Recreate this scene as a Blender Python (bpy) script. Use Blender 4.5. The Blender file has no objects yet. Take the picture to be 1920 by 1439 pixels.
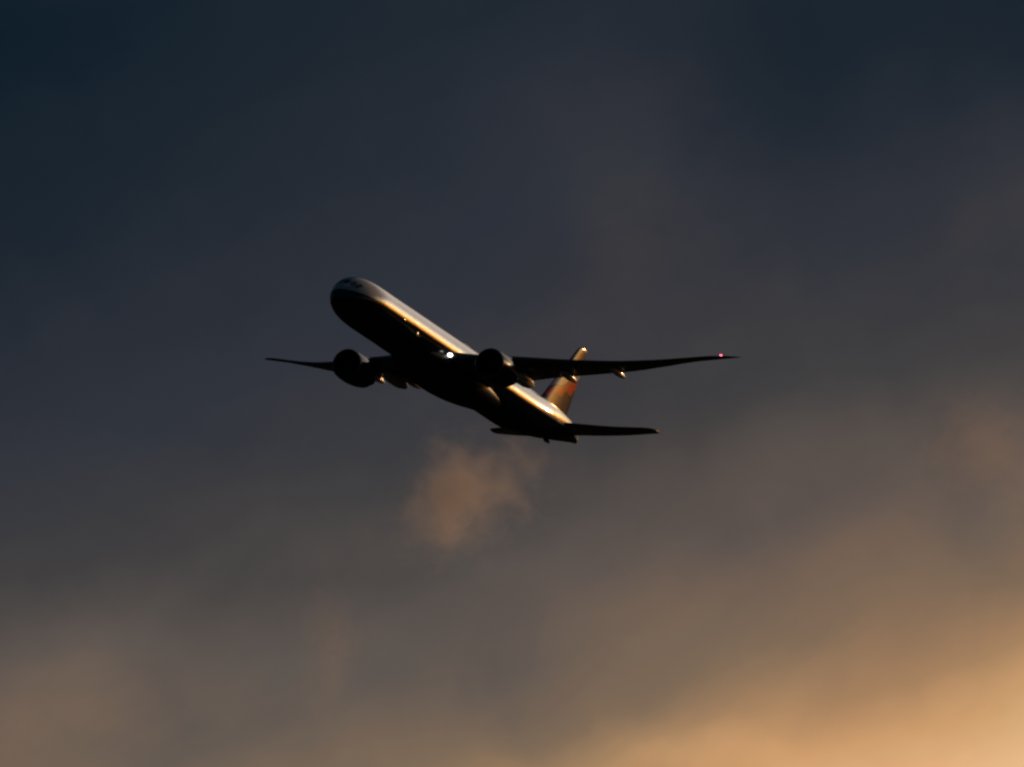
import bpy, bmesh, math, random
from mathutils import Vector, Matrix
R = math.radians
random.seed(7)
scn = bpy.context.scene
C = scn.collection

# ------------------------------------------------------------------ camera
ELEV = 4.0                 # the long lens looks up four degrees
DIST = 2500.0
FPX = 37881.0              # focal length in pixels of a 1920-wide frame
cam_d = bpy.data.cameras.new('camera')
cam = bpy.data.objects.new('camera', cam_d)
C.objects.link(cam)
cam.location = (0, 0, 1.7)
cam.rotation_euler = (R(90 + ELEV), 0, 0)
cam_d.sensor_width = 36.0
cam_d.lens = 36.0 * FPX / 1920.0
cam_d.clip_start = 1.0
cam_d.clip_end = 120000.0
cam_d.dof.use_dof = True   # hand held long lens, focus a little short of the airliner
cam_d.dof.focus_distance = 1000.0
cam_d.dof.aperture_fstop = 6.3
scn.camera = cam
scn.render.resolution_x, scn.render.resolution_y = 1024, 767
scn.view_settings.view_transform = 'Standard'
scn.view_settings.look = 'None'
scn.view_settings.exposure = 0.0
scn.view_settings.gamma = 1.0
scn.cycles.filter_width = 2.2
scn.cycles.volume_step_rate = 1.0
scn.cycles.max_bounces = 6

# ------------------------------------------------------------------ sun
SUN_AZ, SUN_EL = 39.8, 7.9
sun_d = bpy.data.lights.new('sun', 'SUN')
sun_d.energy = 1.2
sun_d.angle = R(0.5)
sun_d.color = (1.0, 0.55, 0.24)
sun = bpy.data.objects.new('sun', sun_d)
C.objects.link(sun)
sv = Vector((math.cos(R(SUN_EL)) * math.sin(R(SUN_AZ)), math.cos(R(SUN_EL)) * math.cos(R(SUN_AZ)), math.sin(R(SUN_EL))))
sun.rotation_euler = sv.to_track_quat('Z', 'Y').to_euler()
sun.location = (200, 300, 400)

# ------------------------------------------------------------------ node helper
class Nodes:
    def __init__(s, tree):
        s.t = tree
        tree.nodes.clear()
    def new(s, kind, **kw):
        n = s.t.nodes.new(kind)
        for k, v in kw.items():
            setattr(n, k, v)
        return n
    def put(s, sock, v):
        if hasattr(v, 'is_linked'):
            s.t.links.new(v, sock)
        else:
            sock.default_value = v
    def m(s, op, a, b=0.0, c=0.0, clamp=False):
        n = s.new('ShaderNodeMath', operation=op, use_clamp=clamp)
        s.put(n.inputs[0], a); s.put(n.inputs[1], b); s.put(n.inputs[2], c)
        return n.outputs[0]
    def add(s, *xs):
        r = xs[0]
        for x in xs[1:]:
            r = s.m('ADD', r, x)
        return r
    def mul(s, *xs):
        r = xs[0]
        for x in xs[1:]:
            r = s.m('MULTIPLY', r, x)
        return r
    def sub(s, a, b): return s.m('SUBTRACT', a, b)
    def gauss(s, x, y, x0, y0, sx, sy, amp):
        u = s.m('DIVIDE', s.sub(x, x0), sx); v = s.m('DIVIDE', s.sub(y, y0), sy)
        q = s.add(s.mul(u, u), s.mul(v, v))
        return s.mul(s.m('EXPONENT', s.mul(q, -1.0)), amp)
    def step(s, x, lo, hi):
        n = s.new('ShaderNodeMapRange', interpolation_type='SMOOTHSTEP')
        s.put(n.inputs[0], x); n.inputs[1].default_value = lo; n.inputs[2].default_value = hi
        return n.outputs[0]
    def ramp(s, x, stops, interp='LINEAR'):
        n = s.new('ShaderNodeValToRGB')
        cr = n.color_ramp
        cr.interpolation = interp
        while len(cr.elements) < len(stops):
            cr.elements.new(0.5)
        for e, (p, c) in zip(cr.elements, stops):
            e.position = p; e.color = (c[0], c[1], c[2], 1)
        s.put(n.inputs[0], x)
        return n.outputs[0]
    def mix(s, f, a, b, blend='MIX'):
        n = s.new('ShaderNodeMix', data_type='RGBA', blend_type=blend)
        s.put(n.inputs[0], f); s.put(n.inputs[6], a); s.put(n.inputs[7], b)
        return n.outputs[2]
    def scale(s, col, f):
        n = s.new('ShaderNodeVectorMath', operation='SCALE')
        s.put(n.inputs[0], col); s.put(n.inputs[3], f)
        return n.outputs[0]
    def vadd(s, a, b):
        n = s.new('ShaderNodeVectorMath', operation='ADD')
        s.put(n.inputs[0], a); s.put(n.inputs[1], b)
        return n.outputs[0]
    def comb(s, x, y, z):
        n = s.new('ShaderNodeCombineXYZ')
        s.put(n.inputs[0], x); s.put(n.inputs[1], y); s.put(n.inputs[2], z)
        return n.outputs[0]
    def noise(s, vec, scale, detail=3.0, rough=0.5, dist=0.0):
        n = s.new('ShaderNodeTexNoise')
        s.put(n.inputs['Vector'], vec)
        n.inputs['Scale'].default_value = scale; n.inputs['Detail'].default_value = detail
        n.inputs['Roughness'].default_value = rough; n.inputs['Distortion'].default_value = dist
        return n.outputs['Fac']

def lin(r, g, b):
    f = lambda v: (v / 255 / 12.92) if v / 255 <= 0.04045 else ((v / 255 + 0.055) / 1.055) ** 2.4
    return (f(r), f(g), f(b))

# ------------------------------------------------------------------ sky: dark evening cloud deck over a bright clear gap near the sun
world = bpy.data.worlds.new('World')
scn.world = world
world.use_nodes = True
W = Nodes(world.node_tree)
tc = W.new('ShaderNodeTexCoord')
sep = W.new('ShaderNodeSeparateXYZ')
W.t.links.new(tc.outputs['Generated'], sep.inputs[0])
dx, dy, dz = sep.outputs
AZ = W.mul(W.m('ARCTAN2', dx, dy), 180 / math.pi)       # degrees east of the view line
EL = W.mul(W.m('ARCSINE', dz), 180 / math.pi)           # degrees above the horizon
ae = W.comb(AZ, EL, 0.0)
# wisps lie along a line rising to the right
diag = W.comb(W.mul(W.add(W.mul(AZ, 0.89), W.mul(EL, 0.45)), 0.45), W.mul(W.sub(W.mul(EL, 0.89), W.mul(AZ, 0.45)), 1.25), 0.0)
def warp(seed, sc, amp):
    v = W.vadd(ae, (seed, seed * 1.7, 3.1))
    return W.mul(W.sub(W.noise(v, sc, 4.0, 0.55), 0.5), amp)
AZw = W.add(AZ, warp(11.0, 1.6, 0.55))
ELw = W.add(EL, warp(37.0, 1.6, 0.40))
def soft(x): return W.mul(W.m('TANH', W.m('DIVIDE', x, 0.9)), 0.9)
X = soft(W.m('DIVIDE', AZ, 2.904))
Y = soft(W.m('DIVIDE', W.sub(EL, ELEV), -2.177))
XX = W.mul(X, X); YY = W.mul(Y, Y)
tt = W.add(0.3571, W.mul(X, 0.2706), W.mul(Y, 0.5659), W.mul(XX, -0.0314), W.mul(X, Y, 0.3989), W.mul(YY, 0.3744),
           W.mul(XX, Y, 1.1953), W.mul(YY, Y, 0.2181))
def ang(px, py): return ((px - 960) / FPX * 180 / math.pi, ELEV - (py - 719.5) / FPX * 180 / math.pi)
def patch(px, py, sx, sy, amp):                          # a lighter or darker patch of the deck
    a0, e0 = ang(px, py)
    k = 180 / math.pi / FPX
    return W.gauss(AZw, ELw, a0, e0, sx * k, sy * k, amp)
tt = W.add(tt,
           patch(1200, 270, 210, 200, 0.10), patch(1480, 190, 170, 200, -0.075), patch(1900, 330, 170, 150, 0.09),
           patch(1230, 730, 260, 90, -0.03), patch(350, 950, 380, 110, 0.025), patch(130, 1270, 240, 130, 0.055),
           patch(330, 1410, 200, 80, -0.025), patch(960, 1260, 170, 120, -0.045), patch(1620, 1000, 330, 140, -0.035), patch(1900, 980, 150, 170, -0.05), patch(1620, 1190, 220, 100, -0.03), patch(1300, 960, 300, 110, -0.03),
           patch(1330, 1420, 300, 90, 0.05), patch(1080, 1445, 330, 65, 0.055), patch(700, 1130, 300, 120, -0.02),
           W.mul(W.sub(W.noise(W.vadd(diag, (5.3, 1.2, 0.0)), 1.5, 5.0, 0.52, 0.3), 0.5), 0.15),
           W.mul(W.sub(W.noise(W.vadd(ae, (1.3, 8.2, 0.0)), 4.0, 6.0, 0.58, 0.6), 0.5), 0.06))
inside = W.mul(W.step(AZ, -6.0, -1.5), W.step(EL, 0.4, 2.85))
tt = W.add(W.mul(inside, tt), W.mul(W.sub(1.0, inside), 0.36))
deck = W.ramp(W.m('MULTIPLY', tt, 0.9, clamp=True), [
    (0.0, lin(14, 30, 41)), (0.135, lin(33, 41, 51)), (0.27, lin(49, 52, 61)), (0.378, lin(66, 64, 65)),
    (0.495, lin(95, 86, 81)), (0.612, lin(127, 106, 87)), (0.72, lin(165, 130, 96)), (0.81, lin(204, 157, 110)),
    (0.90, lin(226, 180, 132)), (1.0, lin(240, 200, 150))])
chroma = W.noise(W.vadd(diag, (21.0, 4.0, 2.0)), 2.2, 4.0, 0.55)
deck = W.mix(chroma, W.mix(1.0, deck, (0.90, 1.01, 1.04, 1), 'MULTIPLY'), W.mix(1.0, deck, (1.12, 0.99, 0.93, 1), 'MULTIPLY'))
# gap of clear sky to the right of the view, under the deck, above a low dark bank
wav = W.add(EL, W.mul(W.sub(W.noise(W.vadd(ae, (3.0, 0.0, 9.0)), 0.12, 4.0, 0.55), 0.5), 2.0))
tint = W.ramp(W.m('DIVIDE', wav, 20.0, clamp=True), [
    (0.25, (0.9, 0.30, 0.03)), (0.33, (1.0, 0.42, 0.06)), (0.40, (1.0, 0.56, 0.15)), (0.52, (1.0, 0.74, 0.40)), (0.8, (1.0, 0.86, 0.78))])
glow = W.mul(W.add(W.gauss(AZ, EL, 42.0, 8.5, 14.0, 4.4, 6.5), W.gauss(AZ, EL, 24.0, 14.0, 16.0, 7.0, 1.15)), W.step(wav, 4.6, 6.8))
haze_c = W.ramp(W.m('DIVIDE', wav, 45.0, clamp=True), [
    (0.0, (0.03, 0.022, 0.017)), (0.12, (0.05, 0.03, 0.02)), (0.2, (0.22, 0.16, 0.11)), (0.45, (0.14, 0.12, 0.11)), (1.0, (0.04, 0.05, 0.06))])
strip = W.vadd(W.vadd(haze_c, W.scale(tint, glow)), W.scale((1.0, 0.36, 0.035), W.gauss(AZ, EL, 46.0, 4.4, 17.0, 2.4, 3.4)))
azf = W.mul(W.step(AZ, 2.5, 14.0), W.sub(1.0, W.step(AZ, 62.0, 95.0)))
back = W.ramp(W.m('DIVIDE', EL, 90.0, clamp=True), [(0.0, lin(22, 40, 52)), (0.15, lin(17, 36, 48)), (1.0, lin(10, 26, 38))])
bf = W.add(W.step(AZ, 60.0, 110.0), W.sub(1.0, W.step(AZ, -60.0, -20.0)))
high = W.step(EL, 8.0, 25.0)
cloudy = W.mix(W.m('MAXIMUM', W.m('MINIMUM', bf, 1.0), high), deck, back)
cols = W.mix(azf, cloudy, strip)
bg1 = W.new('ShaderNodeBackground')
W.put(bg1.inputs[0], cols)
bg1.inputs[1].default_value = 1.0
nish = W.new('ShaderNodeTexSky', sky_type='NISHITA')
nish.sun_disc = False
nish.sun_elevation = R(SUN_EL)
nish.sun_rotation = R(SUN_AZ)
bg2 = W.new('ShaderNodeBackground')
W.put(bg2.inputs[0], W.scale(nish.outputs[0], W.mul(azf, W.step(wav, 5.6, 7.4))))
bg2.inputs[1].default_value = 0.01
ads = W.new('ShaderNodeAddShader')
W.t.links.new(bg1.outputs[0], ads.inputs[0])
W.t.links.new(bg2.outputs[0], ads.inputs[1])
wo = W.new('ShaderNodeOutputWorld')
W.t.links.new(ads.outputs[0], wo.inputs[0])

# ------------------------------------------------------------------ materials
def material(name):
    m = bpy.data.materials.new(name)
    m.use_nodes = True
    n = Nodes(m.node_tree)
    p = n.new('ShaderNodeBsdfPrincipled')
    o = n.new('ShaderNodeOutputMaterial')
    p.inputs['Specular IOR Level'].default_value = 0.0
    n.t.links.new(p.outputs[0], o.inputs[0])
    return m, n, p
def ripple(n, p, scale, dist):
    t = n.new('ShaderNodeTexCoord')
    mp = n.new('ShaderNodeMapping')
    mp.inputs['Scale'].default_value = (0.55, 1, 1)
    n.t.links.new(t.outputs['Object'], mp.inputs[0])
    f = n.noise(mp.outputs[0], scale, 3.0, 0.5)
    b = n.new('ShaderNodeBump')
    b.inputs['Strength'].default_value = 1.0
    b.inputs['Distance'].default_value = dist
    n.t.links.new(f, b.inputs['Height'])
    n.t.links.new(b.outputs[0], p.inputs['Normal'])
    if 'Coat Normal' in p.inputs:
        n.t.links.new(b.outputs[0], p.inputs['Coat Normal'])
    return t
def simple(name, col, rough=0.4, metal=0.0, coat=0.0, coat_r=0.06, bump=None):
    m, n, p = material(name)
    if bump:
        t = ripple(n, p, *bump)
    else:
        t = n.new('ShaderNodeTexCoord')
    g = n.noise(t.outputs['Object'], 0.8, 4.0, 0.6)
    n.put(p.inputs['Base Color'], n.mix(g, tuple(c * 0.82 for c in col) + (1,), tuple(min(1, c * 1.15) for c in col) + (1,)))
    n.put(p.inputs['Roughness'], n.add(rough - 0.04, n.mul(g, 0.08)))
    p.inputs['Metallic'].default_value = metal
    p.inputs['Coat Weight'].default_value = coat
    p.inputs['Coat Roughness'].default_value = coat_r
    return m
def emitter(name, col, strength):
    m, n, p = material(name)
    p.inputs['Base Color'].default_value = col + (1,)
    p.inputs['Emission Color'].default_value = col + (1,)
    p.inputs['Emission Strength'].default_value = strength
    return m

# fuselage paint: white above, midnight blue below a line that sweeps up to the tail
M_hull, n, p = material('hull_paint')
t = ripple(n, p, 0.9, 0.010)
s3 = n.new('ShaderNodeSeparateXYZ')
n.t.links.new(t.outputs['Object'], s3.inputs[0])
xa = n.sub(37.0, s3.outputs[0])
line = n.add(0.10, n.mul(n.step(xa, 0.0, 12.0), -0.08), n.mul(n.step(xa, 55.0, 74.0), 0.9))
f = n.step(n.sub(s3.outputs[2], line), -0.02, 0.02)
dirt = n.noise(t.outputs['Object'], 0.6, 5.0, 0.6)
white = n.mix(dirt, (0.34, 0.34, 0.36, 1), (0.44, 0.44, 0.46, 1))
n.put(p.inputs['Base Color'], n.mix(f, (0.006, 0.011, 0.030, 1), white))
p.inputs['Roughness'].default_value = 0.30
n.put(p.inputs['Coat Weight'], n.add(0.35, n.mul(f, 0.65)))
p.inputs['Coat Roughness'].default_value = 0.085
p.inputs['Coat IOR'].default_value = 1.8

# fin paint: waving ribbons of blue, red and white
M_fin, n, p = material('fin_paint')
t = n.new('ShaderNodeTexCoord')
s3 = n.new('ShaderNodeSeparateXYZ')
n.t.links.new(t.outputs['Object'], s3.inputs[0])
xa = n.sub(37.0, s3.outputs[0])
z = s3.outputs[2]
wave = n.mul(n.m('SINE', n.add(n.mul(xa, 2.0), -2.55)), 0.33)
wave2 = n.mul(n.m('SINE', n.add(n.mul(xa, 1.3), -0.6)), 0.22)
h1 = n.sub(z, n.add(4.75, n.mul(n.sub(xa, 64.8), 0.30), wave))
h2 = n.sub(z, n.add(6.05, n.mul(n.sub(xa, 65.8), 0.40), wave2))
h3 = n.sub(z, n.add(7.55, n.mul(n.sub(xa, 66.5), 0.36), wave2))
h4 = n.sub(z, n.add(9.9, n.mul(n.sub(xa, 69.5), 0.30), wave))
blue = (0.012, 0.016, 0.055, 1)
red = (0.68, 0.050, 0.022, 1)
col = n.mix(n.step(h1, -0.08, 0.08), blue, red)
col = n.mix(n.step(h2, -0.06, 0.06), col, blue)
col = n.mix(n.step(n.sub(h2, 0.22), -0.06, 0.06), col, (0.55, 0.55, 0.55, 1))
col = n.mix(n.step(h3, -0.08, 0.08), col, blue)
col = n.mix(n.step(h4, -0.08, 0.08), col, blue)
vfold = n.step(n.m('SINE', n.add(n.mul(xa, 3.1), n.mul(z, -0.8))), 0.55, 0.95)
col = n.mix(n.mul(vfold, n.sub(1.0, n.step(h1, -0.6, -0.3))), col, (0.03, 0.05, 0.16, 1))
n.put(p.inputs['Base Color'], col)
p.inputs['Roughness'].default_value = 0.30
p.inputs['Coat Weight'].default_value = 0.60
p.inputs['Coat Roughness'].default_value = 0.15
p.inputs['Coat IOR'].default_value = 1.45

M_wing = simple('wing_grey', (0.11, 0.115, 0.125), 0.45, 0.0, 0.45, 0.25, (0.7, 0.004))
M_belly = simple('belly_blue', (0.007, 0.012, 0.030), 0.35, 0.0, 0.4, 0.33, (0.8, 0.010))
M_nac = simple('nacelle_blue', (0.010, 0.014, 0.035), 0.30, 0.0, 0.5, 0.15)
M_lip = simple('inlet_lip_metal', (0.10, 0.10, 0.11), 0.30, 0.9)
M_core = simple('core_metal', (0.22, 0.20, 0.18), 0.35, 0.9)
M_fan = simple('fan_blade', (0.015, 0.015, 0.017), 0.45, 0.0)
M_dark = simple('dark_trim', (0.008, 0.008, 0.009), 0.5)
M_fair = simple('fairing_paint', (0.55, 0.55, 0.56), 0.30, 0.0, 0.8, 0.12)
M_fair.node_tree.nodes['Principled BSDF'].inputs['Specular IOR Level'].default_value = 0.4
M_glass = simple('glass_dark', (0.010, 0.012, 0.016), 0.12, 0.0, 1.0, 0.05)
M_door = M_hull
M_glint = simple('glint_dome_metal', (0.62, 0.60, 0.58), 0.18, 1.0)  # bright metal for the added domes that catch sun glints
M_land = emitter('landing_light_glow', (1.0, 0.97, 0.90), 4.5)
M_red = emitter('red_light_glow', (1.0, 0.10, 0.20), 4.5)
M_white = simple('stabiliser_grey', (0.12, 0.125, 0.135), 0.40, 0.0, 0.7, 0.12)

# ------------------------------------------------------------------ mesh helpers (aft, port, up in metres from the nose)
def P(a, y, z): return Vector((37.0 - a, y, z))
def grid(bm, rows, close_u=False, close_v=False, cap0=False, cap1=False):
    vs = [[bm.verts.new(p) for p in r] for r in rows]
    nr, nc = len(vs), len(vs[0])
    for i in range(nr if close_u else nr - 1):
        for j in range(nc if close_v else nc - 1):
            q = [vs[i][j], vs[i][(j + 1) % nc], vs[(i + 1) % nr][(j + 1) % nc], vs[(i + 1) % nr][j]]
            try: bm.faces.new(q)
            except ValueError: pass
    if cap0: bm.faces.new(vs[0])
    if cap1: bm.faces.new(list(reversed(vs[-1])))
    return vs
def build(name, bm, mat, parent=None, smooth=True, sharp=None):
    bmesh.ops.remove_doubles(bm, verts=bm.verts, dist=1e-4)
    bmesh.ops.recalc_face_normals(bm, faces=bm.faces)
    me = bpy.data.meshes.new(name)
    for f in bm.faces: f.smooth = smooth
    if sharp is not None:
        for e in bm.edges:
            if len(e.link_faces) == 2 and e.calc_face_angle(0) > R(sharp): e.smooth = False
    bm.to_mesh(me); bm.free()
    me.materials.append(mat)
    o = bpy.data.objects.new(name, me)
    C.objects.link(o)
    if parent: o.parent = parent
    return o
def pchip(xs, ys):
    n = len(xs)
    h = [xs[i + 1] - xs[i] for i in range(n - 1)]
    d = [(ys[i + 1] - ys[i]) / h[i] for i in range(n - 1)]
    m = [0.0] * n
    m[0], m[-1] = d[0], d[-1]
    for i in range(1, n - 1):
        if d[i - 1] * d[i] > 0:
            w1, w2 = 2 * h[i] + h[i - 1], h[i] + 2 * h[i - 1]
            m[i] = (w1 + w2) / (w1 / d[i - 1] + w2 / d[i])
    def f(x):
        x = min(max(x, xs[0]), xs[-1])
        i = 0
        while i < n - 2 and x > xs[i + 1]: i += 1
        t = (x - xs[i]) / h[i]
        a, b = 2 * t**3 - 3 * t**2 + 1, t**3 - 2 * t**2 + t
        return a * ys[i] + b * h[i] * m[i] + (1 - a) * ys[i + 1] + (t**3 - t**2) * h[i] * m[i + 1]
    return f
def lathe(bm, prof, cx, cy, cz, seg=48, dz=0.0):
    grid(bm, [[P(cx + a, cy + r * math.cos(2 * math.pi * k / seg), cz + dz * a + r * math.sin(2 * math.pi * k / seg)) for k in range(seg)]
              for a, r in prof], close_v=True)
def canoe(bm, a0, a1, y, ztop, w, dep, seg=20, n=22, tilt=0.0):
    rows = []
    for i in range(n + 1):
        t = i / n
        s = (math.sin(math.pi * min(t / 0.9, 1) ** 0.8) ** 0.6 if t < 0.45 else max(0.0, (1 - ((t - 0.45) / 0.55) ** 2.2)) ** 0.8)
        s = max(s, 0.01)
        rows.append([P(a0 + (a1 - a0) * t, y + w * s * math.cos(2 * math.pi * k / seg),
                       ztop + tilt * t - dep * 0.5 + dep * 0.5 * s * math.sin(2 * math.pi * k / seg) - dep * .12 * (1 - s)) for k in range(seg)])
    grid(bm, rows, close_v=True, cap0=True, cap1=True)

# ------------------------------------------------------------------ the airliner
plane = bpy.data.objects.new('airliner', None)
C.objects.link(plane)
plane['label'] = 'dark twin engine airliner climbing with sunlit left flank and red wingtip light'
plane['category'] = 'airplane'
RB = [[0.3981, 0.9117, 0.1077], [-0.2689, 0.0036, 0.9642], [-0.8774, 0.4125, -0.2466]]
ce, se = math.cos(R(ELEV)), math.sin(R(ELEV))
cr, cu, cb = Vector((1, 0, 0)), Vector((0, -se, ce)), Vector((0, -ce, -se))     # camera right, up, back
def axis(k): return (cr * RB[0][k] + cu * RB[1][k] + cb * RB[2][k]).normalized()
ax = -axis(0)
up = (axis(2) - ax * axis(2).dot(ax)).normalized()
lf = up.cross(ax)
pos = Vector((0, 0, 1.7)) - cb * DIST + cr * (-97.94 / 15.1525) + cu * (23.75 / 15.1525)
mw = Matrix((ax, lf, up)).transposed().to_4x4()
mw.translation = pos
plane.matrix_world = mw

# fuselage
SX = [0.0, 0.05, 0.25, 0.6, 1.2, 2.0, 3.0, 4.0, 5.0, 6.5, 8.0, 9.5, 30, 50, 53, 56, 59, 62, 65, 68, 70, 72, 73, 73.25]
ST = [-0.70, -.30, .22, .72, 1.30, 1.90, 2.40, 2.70, 2.88, 3.02, 3.08, 3.1, 3.1, 3.1, 3.1, 3.1, 3.1, 3.07, 3.0, 2.86, 2.66, 2.25, 1.85, 1.72]
SB = [-0.72, -1.08, -1.5, -1.86, -2.22, -2.5, -2.73, -2.88, -2.98, -3.06, -3.1, -3.1, -3.1, -3.1, -3.03, -2.70, -2.24, -1.68, -1.08, -.44, 0.0, .42, .58, .66]
SW = [0.01, .33, .75, 1.14, 1.60, 2.02, 2.40, 2.68, 2.86, 3.02, 3.09, 3.1, 3.1, 3.1, 3.08, 3.0, 2.85, 2.58, 2.2, 1.68, 1.22, .62, .24, .14]
fT, fB, fW = pchip(SX, ST), pchip(SX, SB), pchip(SX, SW)
def F(a, ph, off=0.0):                                    # ph = angle above the port side, degrees
    zt, zb, w = fT(a), fB(a), fW(a)
    zc = zb + (zt - zb) * 0.5
    hh = (zt - zb) * 0.5
    c, s = math.cos(R(ph)), math.sin(R(ph))
    return P(a, (w + off) * c, zc + (hh + off) * s)
xs = []
x = 0.0
while x < 10: xs.append(x); x += 0.05 if x < .6 else (0.2 if x < 4 else 0.4)
x = 10.0
while x < 50: xs.append(x); x += 1.0
while x < 73.2: xs.append(x); x += 0.4
xs.append(73.25)
bm = bmesh.new()
grid(bm, [[F(x, 360 * k / 96) for k in range(96)] for x in xs], close_v=True, cap0=True, cap1=True)
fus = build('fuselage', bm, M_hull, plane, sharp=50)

def patchmesh(a0, a1, p0, p1, off, nu=8, nv=8, round_=0.0):
    bm = bmesh.new()
    rows = []
    for i in range(nu + 1):
        r = []
        for j in range(nv + 1):
            u, v = i / nu * 2 - 1, j / nv * 2 - 1
            if round_:                                    # squircle corners
                k = round_
                uu = u * math.sqrt(max(0, 1 - k * v * v / 2)); vv = v * math.sqrt(max(0, 1 - k * u * u / 2))
                u, v = uu, vv
            r.append(F((a0 + a1) / 2 + u * (a1 - a0) / 2, (p0 + p1) / 2 + v * (p1 - p0) / 2, off))
        rows.append(r)
    vs = grid(bm, rows)
    # a skirt down to the skin gives the panel its thickness
    ring = [vs[0][j] for j in range(nv + 1)] + [vs[i][nv] for i in range(1, nu + 1)] + [vs[nu][j] for j in range(nv - 1, -1, -1)] + [vs[i][0] for i in range(nu - 1, 0, -1)]
    cen = sum((v.co for v in ring), Vector()) / len(ring)
    low = [bm.verts.new(v.co + (Vector((v.co.x, 0, 0)) - Vector((v.co.x, v.co.y, v.co.z))).normalized() * (off + 0.03)) for v in ring]
    for i in range(len(ring)):
        j = (i + 1) % len(ring)
        bm.faces.new((ring[i], ring[j], low[j], low[i]))
    return bm

def dome(a, ph, ra, rz):
    c = F(a, ph)
    bm = bmesh.new()
    bmesh.ops.create_uvsphere(bm, u_segments=20, v_segments=14, radius=1)
    for v in bm.verts: v.co = Vector((c.x + v.co.x * ra, c.y + v.co.y * .05, c.z + v.co.z * rz))
    return bm
# cockpit windows wrap round the nose
for a0, a1, p0, p1 in [(1.0, 1.85, 61, 88.5), (1.15, 2.15, 42, 59.5), (1.5, 2.7, 29, 40.5)]:
    for sgn in (1, -1):
        q0, q1 = (p0, p1) if sgn > 0 else (180 - p1, 180 - p0)
        build('cockpit_window', patchmesh(a0, a1, q0, q1, 0.02, 8, 8, 0.5), M_glass, fus, sharp=50)
# doors on both sides with a small pane and a handle
for a0 in (6.1, 16.2, 29.0, 46.8, 60.2):
    for sgn in (1, -1):
        lo, hi = (-16, 21)
        q0, q1 = (lo, hi) if sgn > 0 else (180 - hi, 180 - lo)
        d = build('passenger_door', patchmesh(a0, a0 + 1.07, q0, q1, 0.022, 8, 12, 0.25), M_hull, fus, sharp=50)
        w0, w1 = (9, 13) if sgn > 0 else (167, 171)
        build('door_window', patchmesh(a0 + .43, a0 + .64, w0, w1, 0.034, 6, 6, 0.6), M_glass, d, sharp=50)
        build('door_handle', dome(a0 + .45, -12 if sgn > 0 else 192, .16, .09), M_dark, d)
build('glint_dome', dome(13.2, -3.0, .24, .14), M_glint, fus)  # made-up metal domes, no lamps, curved so the sun glints on the flank
build('glint_dome', dome(17.4, -13.0, .24, .15), M_glint, fus)
build('glint_dome', dome(13.2, 183.0, .24, .14), M_glint, fus)
# cabin windows down the left side
doors = [(5.8, 7.5), (15.9, 17.6), (28.7, 30.4), (46.5, 48.2), (59.9, 61.6)]
k = 0
a = 8.2
first = None
while a < 64.5 and k < 98:
    if not any(d0 < a < d1 for d0, d1 in doors):
        build('cabin_window', patchmesh(a, a + .27, 6.2, 12.2, 0.008, 4, 5, 0.6), M_glass, fus, sharp=50)
        k += 1
    a += 0.56
# antennas
def blade(a, z0, h, c, sweep, down=False, y=0.0):
    bm = bmesh.new()
    sg = -1 if down else 1
    rows = []
    for i in range(5):
        t = i / 4
        cc = c * (1 - .55 * t)
        z = z0 + sg * h * t
        rows.append([P(a + sweep * t + cc * (0.5 - .5 * math.cos(2 * math.pi * q / 14)), y + .05 * (1 - .5 * t) * math.sin(2 * math.pi * q / 14), z) for q in range(14)])
    grid(bm, rows, close_v=True, cap0=True, cap1=True)
    return bm
build('antenna', blade(10.2, 3.05, .55, .5, .3), M_dark, fus)
build('antenna', blade(20.0, 3.05, .45, .5, .3), M_dark, fus)
build('antenna', blade(15.0, -3.05, .45, .5, .3, True), M_dark, fus)
build('antenna', blade(49.0, -3.05, .45, .5, .3, True), M_dark, fus)
bm = bmesh.new(); canoe(bm, 63.6, 65.4, 0.0, -1.12, .25, .5)
build('tail_skid', bm, M_dark, fus)
bm = bmesh.new(); canoe(bm, 34.0, 41.0, 0.0, 3.42, .75, .62)
build('antenna_dome', bm, M_hull, fus)

# belly fairing
bm = bmesh.new()
gx = pchip([21.5, 22.5, 25, 29, 33, 37, 41, 44, 46.5], [0.02, .35, .78, 1.0, 1.0, .88, .58, .25, .01])
rows = []
for i in range(60):
    a = 21.5 + 25.0 * i / 59
    s = gx(a)
    rows.append([P(a, (2.15 + 1.45 * s) * math.copysign(abs(math.cos(t)) ** (1 - .3 * s), math.cos(t)),
                   -1.75 + (1.85 * s if math.sin(t) > 0 else 1.1 + 1.15 * s) * math.copysign(abs(math.sin(t)) ** (1 - .2 * s), math.sin(t)))
                 for t in [2 * math.pi * k / 64 for k in range(64)]])
grid(bm, rows, close_v=True, cap0=True, cap1=True)
build('belly_fairing', bm, M_belly, fus, sharp=60)

# wings
WY = [2.2, 3.1, 4.6, 6.5, 10, 15.7, 20, 24, 27.5, 29.6, 30.4, 31.2, 31.9, 32.35, 32.55]
WL = [24.8, 25.75, 27.35, 28.95, 31.3, 35.2, 38.2, 40.95, 43.4, 44.85, 45.55, 46.5, 47.55, 48.35, 48.75]
WT = [40.35, 40.4, 40.6, 41.0, 41.6, 43.35, 44.65, 45.85, 46.85, 47.5, 47.85, 48.2, 48.55, 48.8, 48.9]
WZ = [-1.15, -1.0, -.78, -.5, .0, .72, 1.42, 2.32, 3.3, 3.92, 4.15, 4.42, 4.66, 4.82, 4.88]
WZT = [-1.3, -1.2, -.85, -.45, .22, 1.22, 1.98, 2.95, 3.82, 4.22, 4.4, 4.58, 4.74, 4.86, 4.89]
WTH = [.135, .13, .125, .12, .11, .10, .098, .095, .095, .095, .095, .095, .09, .09, .09]
fL, fTE, fz, fzt, fth = (pchip(WY, q) for q in (WL, WT, WZ, WZT, WTH))
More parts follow.
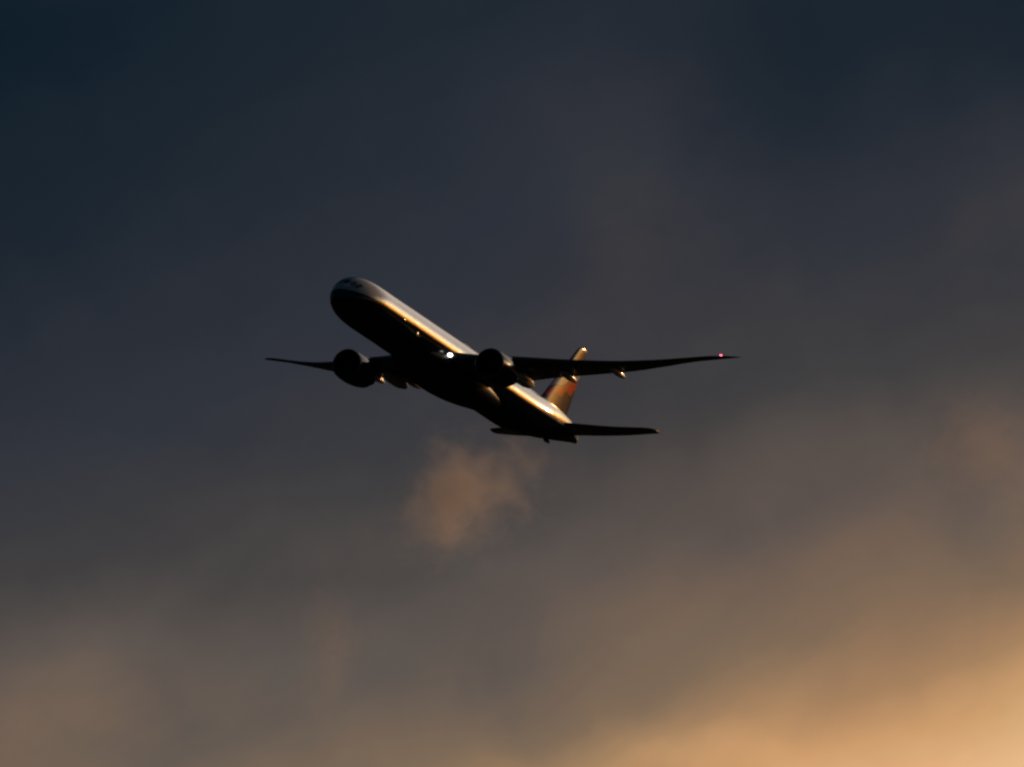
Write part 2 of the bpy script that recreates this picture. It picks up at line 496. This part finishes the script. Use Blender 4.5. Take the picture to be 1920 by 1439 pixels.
def airfoil(n=18):
    up_, lo_ = [], []
    for i in range(n + 1):
        c = 0.5 - 0.5 * math.cos(math.pi * i / n)
        yt = 5 * (.2969 * math.sqrt(c) - .1260 * c - .3516 * c * c + .2843 * c**3 - .1036 * c**4)
        cam = 0.10 * c * c * (1 - c)
        up_.append((c, yt, cam)); lo_.append((c, -yt, cam))
    return up_ + lo_[-2:0:-1]
AF = airfoil()
def wing_ring(y, sgn):
    le, te, z0, z1, th = fL(y), fTE(y), fz(y), fzt(y), fth(y)
    ch = te - le
    return [P(le + ch * c, sgn * y, z0 + (z1 - z0) * c + ch * (th * t + cm)) for c, t, cm in AF]
ys = [2.2 + 0.45 * i for i in range(62)] + [30.3, 30.7, 31.1, 31.5, 31.9, 32.15, 32.35, 32.5, 32.55]
wings = {}
for sgn in (1, -1):
    bm = bmesh.new()
    grid(bm, [wing_ring(y, sgn) for y in ys], close_v=True, cap0=True, cap1=True)
    wings[sgn] = build('wing', bm, M_wing, plane, sharp=60)
    for y, l0, l1, w, dep in [(7.45, 4.4, 1.0, .42, .95), (8.6, 7.8, -.7, .85, 1.85), (13.1, 4.4, 1.0, .42, .92), (18.75, 3.8, 1.0, .40, .84)]:
        te, zt = fTE(y), fzt(y)
        bm = bmesh.new()
        canoe(bm, te - l0, te + l1, sgn * y, zt - 0.02, w, dep)
        build('flap_fairing', bm, M_fair, wings[sgn], sharp=60)
# landing lights in the wing roots, a red light at the left wingtip
def lens(cx, cy, cz, ra, ry, rz):
    bm = bmesh.new()
    bmesh.ops.create_uvsphere(bm, u_segments=20, v_segments=12, radius=1)
    for v in bm.verts:
        c = P(cx, cy, cz)
        v.co = Vector((c.x + v.co.x * ra, c.y + v.co.y * ry, c.z + v.co.z * rz))
    return bm
for sgn in (1, -1):
    build('landing_light', lens(26.25, sgn * 3.52, -1.0, .30, .36, .24), M_land, wings[sgn])
build('navigation_light', lens(46.3, 30.85, 4.44, .20, .16, .13), M_red, wings[1])

# engines
EX, EZ = 24.6, -2.5
for sgn in (1, -1):
    cy = sgn * 9.65
    en = bpy.data.objects.new('engine', None)
    C.objects.link(en); en.parent = plane
    bm = bmesh.new()
    lathe(bm, [(1.05, 1.62), (.6, 1.63), (.3, 1.66), (.12, 1.70), (.02, 1.77), (.0, 1.83), (.05, 1.89), (.16, 1.935), (.32, 1.965)], EX, cy, EZ, 64)
    build('inlet_lip', bm, M_lip, en, sharp=70)
    bm = bmesh.new()
    lathe(bm, [(.32, 1.966), (.8, 2.00), (1.5, 2.02), (2.4, 2.01), (3.4, 1.94), (4.4, 1.81), (5.2, 1.66), (5.6, 1.56), (5.6, 1.50), (4.6, 1.58), (3.5, 1.62)], EX, cy, EZ, 64)
    build('nacelle', bm, M_nac, en, sharp=50)
    bm = bmesh.new()
    lathe(bm, [(1.05, 1.62), (2.0, 1.62), (3.5, 1.60), (3.5, .02)], EX, cy, EZ, 48)
    build('fan_duct', bm, M_dark, en, sharp=50)
    bm = bmesh.new()
    lathe(bm, [(.45, .02), (.5, .12), (.7, .28), (1.0, .43), (1.35, .56), (1.6, .60)], EX, cy, EZ, 32)
    build('spinner', bm, M_dark, en)
    bm = bmesh.new()
    for b in range(22):
        th0 = 2 * math.pi * b / 22
        rows = []
        for i in range(7):
            r = .5 + 1.1 * i / 6
            tw = R(25 + 35 * i / 6)
            ch = .42 - .1 * abs(i / 6 - .4)
            rr = []
            for q in range(5):
                u = q / 4 - .5
                ta = th0 + math.sin(tw) * u * ch / r + .1 * math.sin(i / 6 * math.pi)
                rr.append(P(EX + 1.25 + math.cos(tw) * u * ch, cy + r * math.cos(ta), EZ + r * math.sin(ta)))
            rows.append(rr)
        grid(bm, rows)
    build('fan', bm, M_fan, en)
    bm = bmesh.new()
    lathe(bm, [(4.2, 1.15), (5.6, 1.12), (6.6, .95), (7.3, .80), (7.3, .74), (6.6, .78)], EX, cy, EZ, 40)
    build('core_nozzle', bm, M_core, en, sharp=50)
    bm = bmesh.new()
    lathe(bm, [(6.5, .55), (7.3, .48), (7.9, .30), (8.3, .10), (8.4, .02)], EX, cy, EZ, 32)
    build('exhaust_plug', bm, M_core, en)
    # pylon
    bm = bmesh.new()
    rows = []
    for zz, a0, a1, w in [(EZ + 1.2, 26.2, 33.5, .30), (EZ + 1.75, 26.5, 35.0, .32), (EZ + 2.2, 28.4, 37.0, .30), (.02, 31.0, 38.5, .25)]:
        rows.append([P(a0 + (a1 - a0) * (.5 - .5 * math.cos(2 * math.pi * q / 24)), cy + w * math.sin(2 * math.pi * q / 24), zz) for q in range(24)])
    grid(bm, rows, close_v=True, cap0=True, cap1=True)
    build('pylon', bm, M_nac, en, sharp=60)

# tail fin with rudder, fin root fillet, stabilisers
def sym_ring(le, te, th, c0, c1, put, n=14):
    pts = []
    for sd in (1, -1):
        rng = range(n + 1) if sd > 0 else range(n, -1, -1)
        for i in rng:
            c = c0 + (c1 - c0) * (.5 - .5 * math.cos(math.pi * i / n))
            yt = 5 * th * (.2969 * math.sqrt(c) - .1260 * c - .3516 * c * c + .2843 * c**3 - .1036 * c**4)
            pts.append(put(le + (te - le) * c, sd * yt * (te - le)))
    return pts
FZ = [2.2, 3.2, 6.0, 9.0, 11.5, 12.3, 12.65, 12.8]
FL = [60.0, 61.1, 64.0, 67.2, 69.85, 70.75, 71.3, 72.0]
FT = [69.1, 69.5, 70.8, 72.1, 73.15, 73.4, 73.45, 73.3]
fFL, fFT = pchip(FZ, FL), pchip(FZ, FT)
zs = [2.2 + .5 * i for i in range(20)] + [12.0, 12.3, 12.5, 12.65, 12.75, 12.8]
bm = bmesh.new()
grid(bm, [sym_ring(fFL(z), fFT(z), .105, 0.0, .70, lambda a, t, z=z: P(a, t, z)) for z in zs], close_v=True, cap0=True, cap1=True)
fin = build('fin', bm, M_fin, plane, sharp=50)
bm = bmesh.new()
zr = [z for z in zs if 3.1 < z < 12.2]
grid(bm, [sym_ring(fFL(z), fFT(z), .103, .703, 1.0, lambda a, t, z=z: P(a, t, z)) for z in zr], close_v=True, cap0=True, cap1=True)
build('rudder', bm, M_fin, fin, sharp=50)
bm = bmesh.new()
grid(bm, [sym_ring(fFL(z), fFT(z), .102, .704, 1.0, lambda a, t, z=z: P(a, t, z)) for z in zs if z >= 12.2], close_v=True, cap0=True, cap1=True)
build('fin_tip', bm, M_fin, fin, sharp=50)
for sgn in (1, -1):
    bm = bmesh.new()
    rows = []
    for i in range(30):
        t = i / 29
        a = 60.4 + 8.8 * t
        hw = 5 * .105 * 9 * .12 * math.sin(math.pi * min(1, t * 1.05 + .02)) + .12
        s = math.sin(math.pi * t) ** .5 if 0 < t < 1 else .02
        rows.append([P(a, sgn * (hw * .5 + .34 * s * math.cos(q)), fT(a) - .02 + .26 * s * math.sin(q)) for q in [2 * math.pi * k / 16 for k in range(16)]])
    grid(bm, rows, close_v=True, cap0=True, cap1=True)
    build('fin_root_fillet', bm, M_hull, fin, sharp=60)
HY = [.4, 1.5, 4.0, 7.0, 9.8, 10.7, 11.15, 11.35]
HL = [62.6, 63.6, 65.55, 67.9, 69.9, 70.6, 71.25, 72.0]
HT = [70.2, 70.4, 71.3, 72.35, 73.2, 73.45, 73.55, 73.5]
HZ = [.70, .78, 1.0, 1.35, 1.78, 1.92, 2.0, 2.05]
fHL, fHT, fHZ = pchip(HY, HL), pchip(HY, HT), pchip(HY, HZ)
hy = [.4 + .5 * i for i in range(20)] + [10.3, 10.7, 11.0, 11.15, 11.28, 11.35]
for sgn in (1, -1):
    bm = bmesh.new()
    grid(bm, [sym_ring(fHL(y), fHT(y), .092, 0, 1, lambda a, t, y=y: P(a, sgn * y, fHZ(y) + t + 0.02 * (a - fHL(y)))) for y in hy], close_v=True, cap0=True, cap1=True)
    build('stabiliser', bm, M_white, plane, sharp=60)

# ------------------------------------------------------------------ ragged sunlit clouds far behind
def cloud(label, px, py, wpx, hpx, dist, dens, seed, lobes, nscale=3.2):
    m = bpy.data.materials.new('cloud_vapour')
    m.use_nodes = True
    n = Nodes(m.node_tree)
    t = n.new('ShaderNodeTexCoord')
    k = dist / FPX
    hw, hh = wpx * k / 2, hpx * k / 2
    mp = n.new('ShaderNodeMapping')
    mp.inputs['Scale'].default_value = (1 / hw, 1 / hw, 1 / hh)
    n.t.links.new(t.outputs['Object'], mp.inputs[0])
    co = mp.outputs[0]
    nz = n.noise(n.vadd(co, (seed, seed * .7, seed * 1.3)), nscale * .5, 4.0, 0.55, 0.4)
    nz2 = n.noise(n.vadd(co, (seed * 2, seed * .3, 4.0)), nscale * 1.6, 5.0, 0.6, 0.6)
    body = 0.0
    for lx, lz, r, amp in lobes:
        s_ = n.new('ShaderNodeVectorMath', operation='LENGTH')
        n.t.links.new(n.vadd(co, (-lx, 0.0, -lz)), s_.inputs[0])
        q = n.m('DIVIDE', s_.outputs['Value'], r)
        g = n.mul(n.m('EXPONENT', n.mul(q, q, -1.6)), amp)
        body = n.add(body, g)
    ed = n.new('ShaderNodeVectorMath', operation='LENGTH')
    n.t.links.new(co, ed.inputs[0])
    fade = n.sub(1.0, n.step(ed.outputs['Value'], .45, .95))
    shape = n.m('POWER', n.m('MAXIMUM', n.add(body, n.mul(n.sub(nz, .5), 1.0), n.mul(n.sub(nz2, .5), 1.15), -.10), 0.0), 1.5)
    den = n.mul(shape, fade, dens / hw)
    pv = n.new('ShaderNodeVolumePrincipled')
    pv.inputs['Color'].default_value = (.96, .87, .88, 1)
    pv.inputs['Anisotropy'].default_value = .5
    n.t.links.new(den, pv.inputs['Density'])
    o = n.new('ShaderNodeOutputMaterial')
    n.t.links.new(pv.outputs[0], o.inputs['Volume'])
    bm = bmesh.new()
    bmesh.ops.create_icosphere(bm, subdivisions=4, radius=1.0)
    rnd = random.Random(seed)
    ph = [rnd.uniform(0, 6.28) for _ in range(6)]
    for v in bm.verts:
        c = v.co
        w = 1 + .05 * (math.sin(4 * c.x + ph[0]) + math.sin(5 * c.z + ph[1]) + math.sin(4 * c.y + 3 * c.x + ph[2]))
        v.co = Vector((c.x * hw * w, c.y * hw * w, c.z * hh * w))
    ob = build('cloud', bm, m)
    ob.location = Vector((0, 0, 1.7)) + (-cb + cr * ((px - 960) / FPX) - cu * ((py - 719.5) / FPX)) * dist
    ob['label'] = label
    ob['category'] = 'cloud'
    ob['group'] = 'ragged sunlit clouds'
    return ob
cloud('small ragged orange lit cloud just below the belly of the airliner', 880, 922, 540, 490, 9000, 3.3, 3,
      [(-.12, -.02, .34, .85), (-.20, -.28, .26, .35), (.32, .06, .34, .36), (-.24, .34, .26, .30), (.42, .25, .22, .2)])
cloud('faint soft brown cloud at the right edge level with the tailplane', 1870, 850, 560, 480, 11000, 0.75, 8,
      [(-.15, .1, .45, .7), (.2, -.2, .5, .6), (-.1, .38, .25, .4)])
cloud('faint upright brown wisp in the lower left of the sky', 612, 1195, 330, 400, 10000, 0.34, 5,
      [(0, .15, .45, .8), (.05, -.3, .4, .6)])

# ------------------------------------------------------------------ ground below, out of frame but mirrored in the paintwork
m, n, p = material('dusk_fields')
t = n.new('ShaderNodeTexCoord')
g = n.noise(t.outputs['Object'], 0.004, 6.0, 0.6)
n.put(p.inputs['Base Color'], n.mix(g, (0.018, 0.026, 0.012, 1), (0.05, 0.045, 0.03, 1)))
p.inputs['Roughness'].default_value = 0.95
bm = bmesh.new()
rows = []
for i in range(25):
    r = 60000 * (i / 24) ** 3
    rows.append([Vector((r * math.cos(2 * math.pi * k / 48), r * math.sin(2 * math.pi * k / 48), 0)) for k in range(48)])
grid(bm, rows, close_v=True)
gr = build('ground', bm, m)
gr['kind'] = 'structure'
